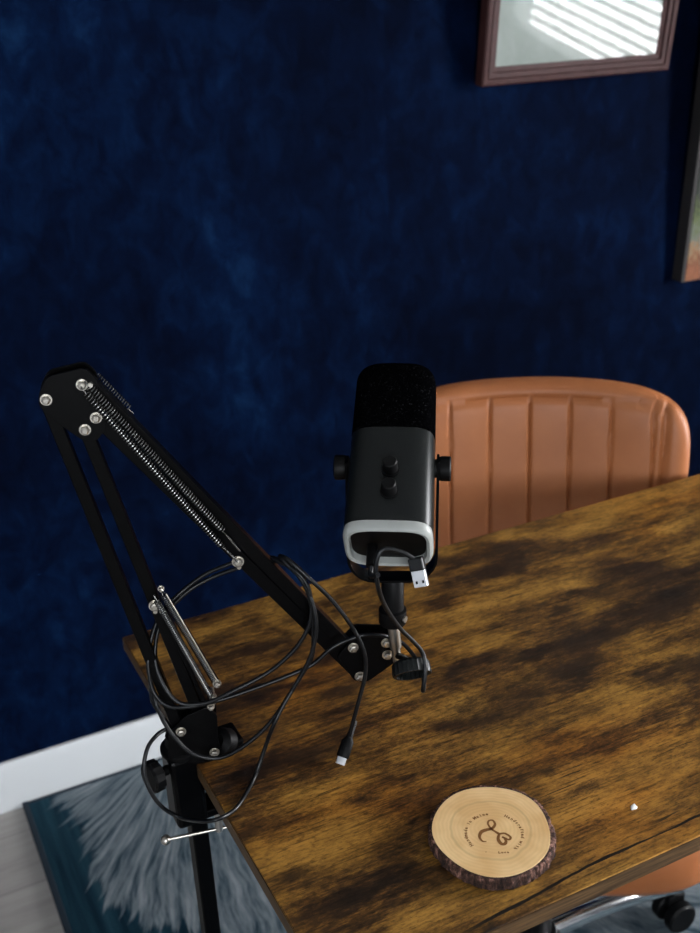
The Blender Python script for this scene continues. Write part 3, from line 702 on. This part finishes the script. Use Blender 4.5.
# ------------------------------------------------------------------ chair
def chair():
    th = math.radians(31); ch = V((.835, 1.165, 0)); mt = Matrix.Translation((.716, .960, .0093))@Matrix.Rotation(-th, 4, 'Z')
    root = empty('office_chair', mt, 'tan leather swivel chair with ribbed back, tucked under the far side of the desk', 'chair')
    # local: x right, y toward the backrest, z up
    W, Z0, Z1 = .214, .555, .853
    BYc = .235
    NX, NZ = 260, 60
    seams = [-.1695+.0548*i for i in range(7)]
    def surf(u, v, side):
        # u,v in [-1,1]; superellipse outline mapping of a disc-like square grid
        e = 5.5
        m = max(abs(u), abs(v)); 
        if m > 1e-6:
            # square to superellipse
            L = (abs(u)**e+abs(v)**e)**(1/e)/m; uu, vv = u/L, v/L
        else: uu, vv = u, v
        x = uu*W*(1-.05*(1-vv)/2); z = (Z0+Z1)/2+vv*(Z1-Z0)/2 + .012*(1-uu*uu)*(vv if vv > 0 else 0) - .006
        thick = .030*(1-m**10)**.5 if m < 1 else 0
        if side == 1:
            pan = max(abs(uu)/.825, abs((vv+.03))/.90)
            thick -= .005*math.exp(-((pan-1)/.028)**2)
            if pan < 1:
                g = 0
                for sx_ in seams:
                    g = max(g, math.exp(-((x-sx_)/.0019)**2))
                    
                k = min(1, (1-pan)/.04)
                thick -= .0045*g*k
                ph = ((x+.1695) % .0548)/.0548; thick += .0016*math.sin(PI*ph)**.6*k-.002
            y = -thick
        else: y = thick*.75
        y -= .9*x*x; y += .22*(z-.6)*.5
        return V((x, BYc+y, z))
    bm = nb(); g = {}
    for side in (1, 0):
        for i in range(NX+1):
            for j in range(NZ+1):
                u = math.sin((i/NX*2-1)*PI/2*.0+(i/NX*2-1)*PI/2) if False else (i/NX*2-1); v = j/NZ*2-1
                edge = i in (0, NX) or j in (0, NZ)
                if side == 0 and edge: g[(0, i, j)] = g[(1, i, j)]
                else: g[(side, i, j)] = bm.verts.new(surf(u, v, side))
        for i in range(NX):
            for j in range(NZ): bm.faces.new((g[(side, i, j)], g[(side, i+1, j)], g[(side, i+1, j+1)], g[(side, i, j+1)]))
    obj('backrest', bm, 'leather', root, angle=75)
    # seat cushion
    bm = nb(); secs = []
    for z, k in ((.372, .90), (.378, .97), (.39, 1.0), (.425, 1.0), (.445, .985), (.455, .95), (.459, .88)):
        secs.append((z, .215*k, .215*k, 4.5))
    loft(bm, secs, 72); bm.transform(Matrix.Translation((0, .005, 0))); obj('seat', bm, 'leather', root, angle=50)
    bm = nb(); loft(bm, [(.355, .16, .16, 5), (.3735, .19, .19, 5)], 48); obj('seat_pan', bm, 'plastic', root)
    bm = nb(); tube(bm, spline([V((0, .12, .35)), V((0, .22, .345)), V((0, .262, .40)), V((0, .262, .52)), V((0, .258, .62))], 8), .014, 12)
    obj('back_bar', bm, 'chrome', root)
    obj('gas_lift', lathe(nb(), V((0, 0, .07)), V((0, 0, 1)), [(0, .028), (.03, .028), (.031, .024), (.16, .024), (.161, .014), (.29, .014)], 28), 'plastic', root)
    obj('hub', lathe(nb(), V((0, 0, .068)), V((0, 0, 1)), [(0, .030), (.004, .038), (.035, .038), (.045, .030)], 28), 'plastic', root)
    for k in range(5):
        a = math.radians(20+72*k+9); d = V((math.cos(a), math.sin(a), 0)); q = V((0, 0, 1))
        pts = spline([d*.02+q*.098, d*.10+q*.098, d*.19+q*.088, d*.262+q*.070], 6)
        bm = nb(); tube(bm, pts, lambda t: .0155-.005*t, 14); obj('spoke', bm, 'chrome', root)
        c = d*.258; s = V((-d.y, d.x, 0))
        bm = nb()
        for w_ in (-1, 1): cyl(bm, c+s*(w_*.006)+q*.026, c+s*(w_*.024)+q*.026, .0255, 24, .003)
        cs = obj('caster', bm, 'plastic', root)
        bm = nb(); box(bm, c+q*.045, (.030, .012, .030), (d, s, q)); cyl(bm, c+q*.05, c+q*.072, .006, 12); obj('caster_fork', bm, 'plastic', cs, bevel=.002)
chair()

# ------------------------------------------------------------------ framed picture (leans forward from its wire)
def picture():
    lean = math.radians(8); y0 = WY-.040
    bl = on_plane(482, 86, V((0, 1, 0)), V((0, y0, 0))); br = on_plane(669, 68, V((0, 1, 0)), V((0, y0, 0)))
    w_ = br.x-bl.x; h = .36; zb = (bl.z+br.z)/2
    mt = Matrix.Translation((bl.x, y0+.022, zb))@Matrix.Rotation(lean, 4, 'X')
    root = empty('picture_frame', mt, 'mahogany picture frame with glass reflecting the window blinds, hung on the blue wall', 'picture')
    # local x right, y into wall, z up; profile steps: (inset, y)
    prof = [(0, .0), (0, -.020), (.003, -.0225), (.011, -.0225), (.012, -.0185), (.014, -.0185), (.0145, -.0205), (.021, -.0195), (.022, -.0155), (.0235, -.0155), (.0305, -.0135), (.0305, .0)]
    bm = nb(); rings = []
    for ins, y in prof:
        rings.append([bm.verts.new(p) for p in ((ins, y, ins), (w_-ins, y, ins), (w_-ins, y, h-ins), (ins, y, h-ins))])
    rings.append(rings[0])
    for p, q in zip(rings, rings[1:]):
        for i in range(4): bm.faces.new((p[i], p[(i+1) % 4], q[(i+1) % 4], q[i]))
    obj('moulding', bm, 'mahog', root, angle=20)
    obj('print', box(nb(), (w_/2, -.0062, h/2), (w_-.05, .010, h-.05)), 'print', root, smooth=False)
    obj('glass', box(nb(), (w_/2, -.0124, h/2), (w_-.060, .0014, h-.060)), 'glass', root, smooth=False)
    obj('hanging_wire', tube(nb(), [V((.05, .002, h-.04)), V((w_/2, .012+.008, h+.0)), V((w_-.05, .002, h-.04))], .001, 6), 'steel', root)
picture()

def canvas():
    y0 = WY-.045; lean = math.radians(4)
    bl = on_plane(686, 284, V((0, 1, 0)), V((0, y0, 0)))
    mt = Matrix.Translation((bl.x, WY-.0155, bl.z))@Matrix.Rotation(lean, 4, 'X')
    root = empty('canvas_painting', mt, 'dark canvas painting with orange and green colours at the right edge of the wall', 'painting')
    w_, h = .62, .80
    obj('stretcher', box(nb(), (w_/2, 0, h/2), (w_, .03, h)), 'canvas_edge', root, smooth=False, bevel=.002)
    obj('painted_face', box(nb(), (w_/2+.003, -.0158, h/2), (w_-.012, .0012, h-.006)), 'canvas', root, smooth=False)
canvas()

# ------------------------------------------------------------------ camera
cd = bpy.data.cameras.new('camera'); co_ = bpy.data.objects.new('camera', cd); C.objects.link(co_)
m = Matrix((R, U, -F)).transposed().to_4x4(); m.translation = EYE; co_.matrix_world = m
cd.sensor_fit = 'VERTICAL'; cd.sensor_height = 36; cd.sensor_width = 27; cd.lens = FPX*36/933
cd.clip_start = .02; cd.dof.use_dof = True; cd.dof.focus_distance = .89; cd.dof.aperture_fstop = 9
bpy.context.scene.camera = co_
vs = bpy.context.scene.view_settings
vs.view_transform = 'Standard'; vs.look = 'None'; vs.gamma = 1; vs.exposure = 0.28
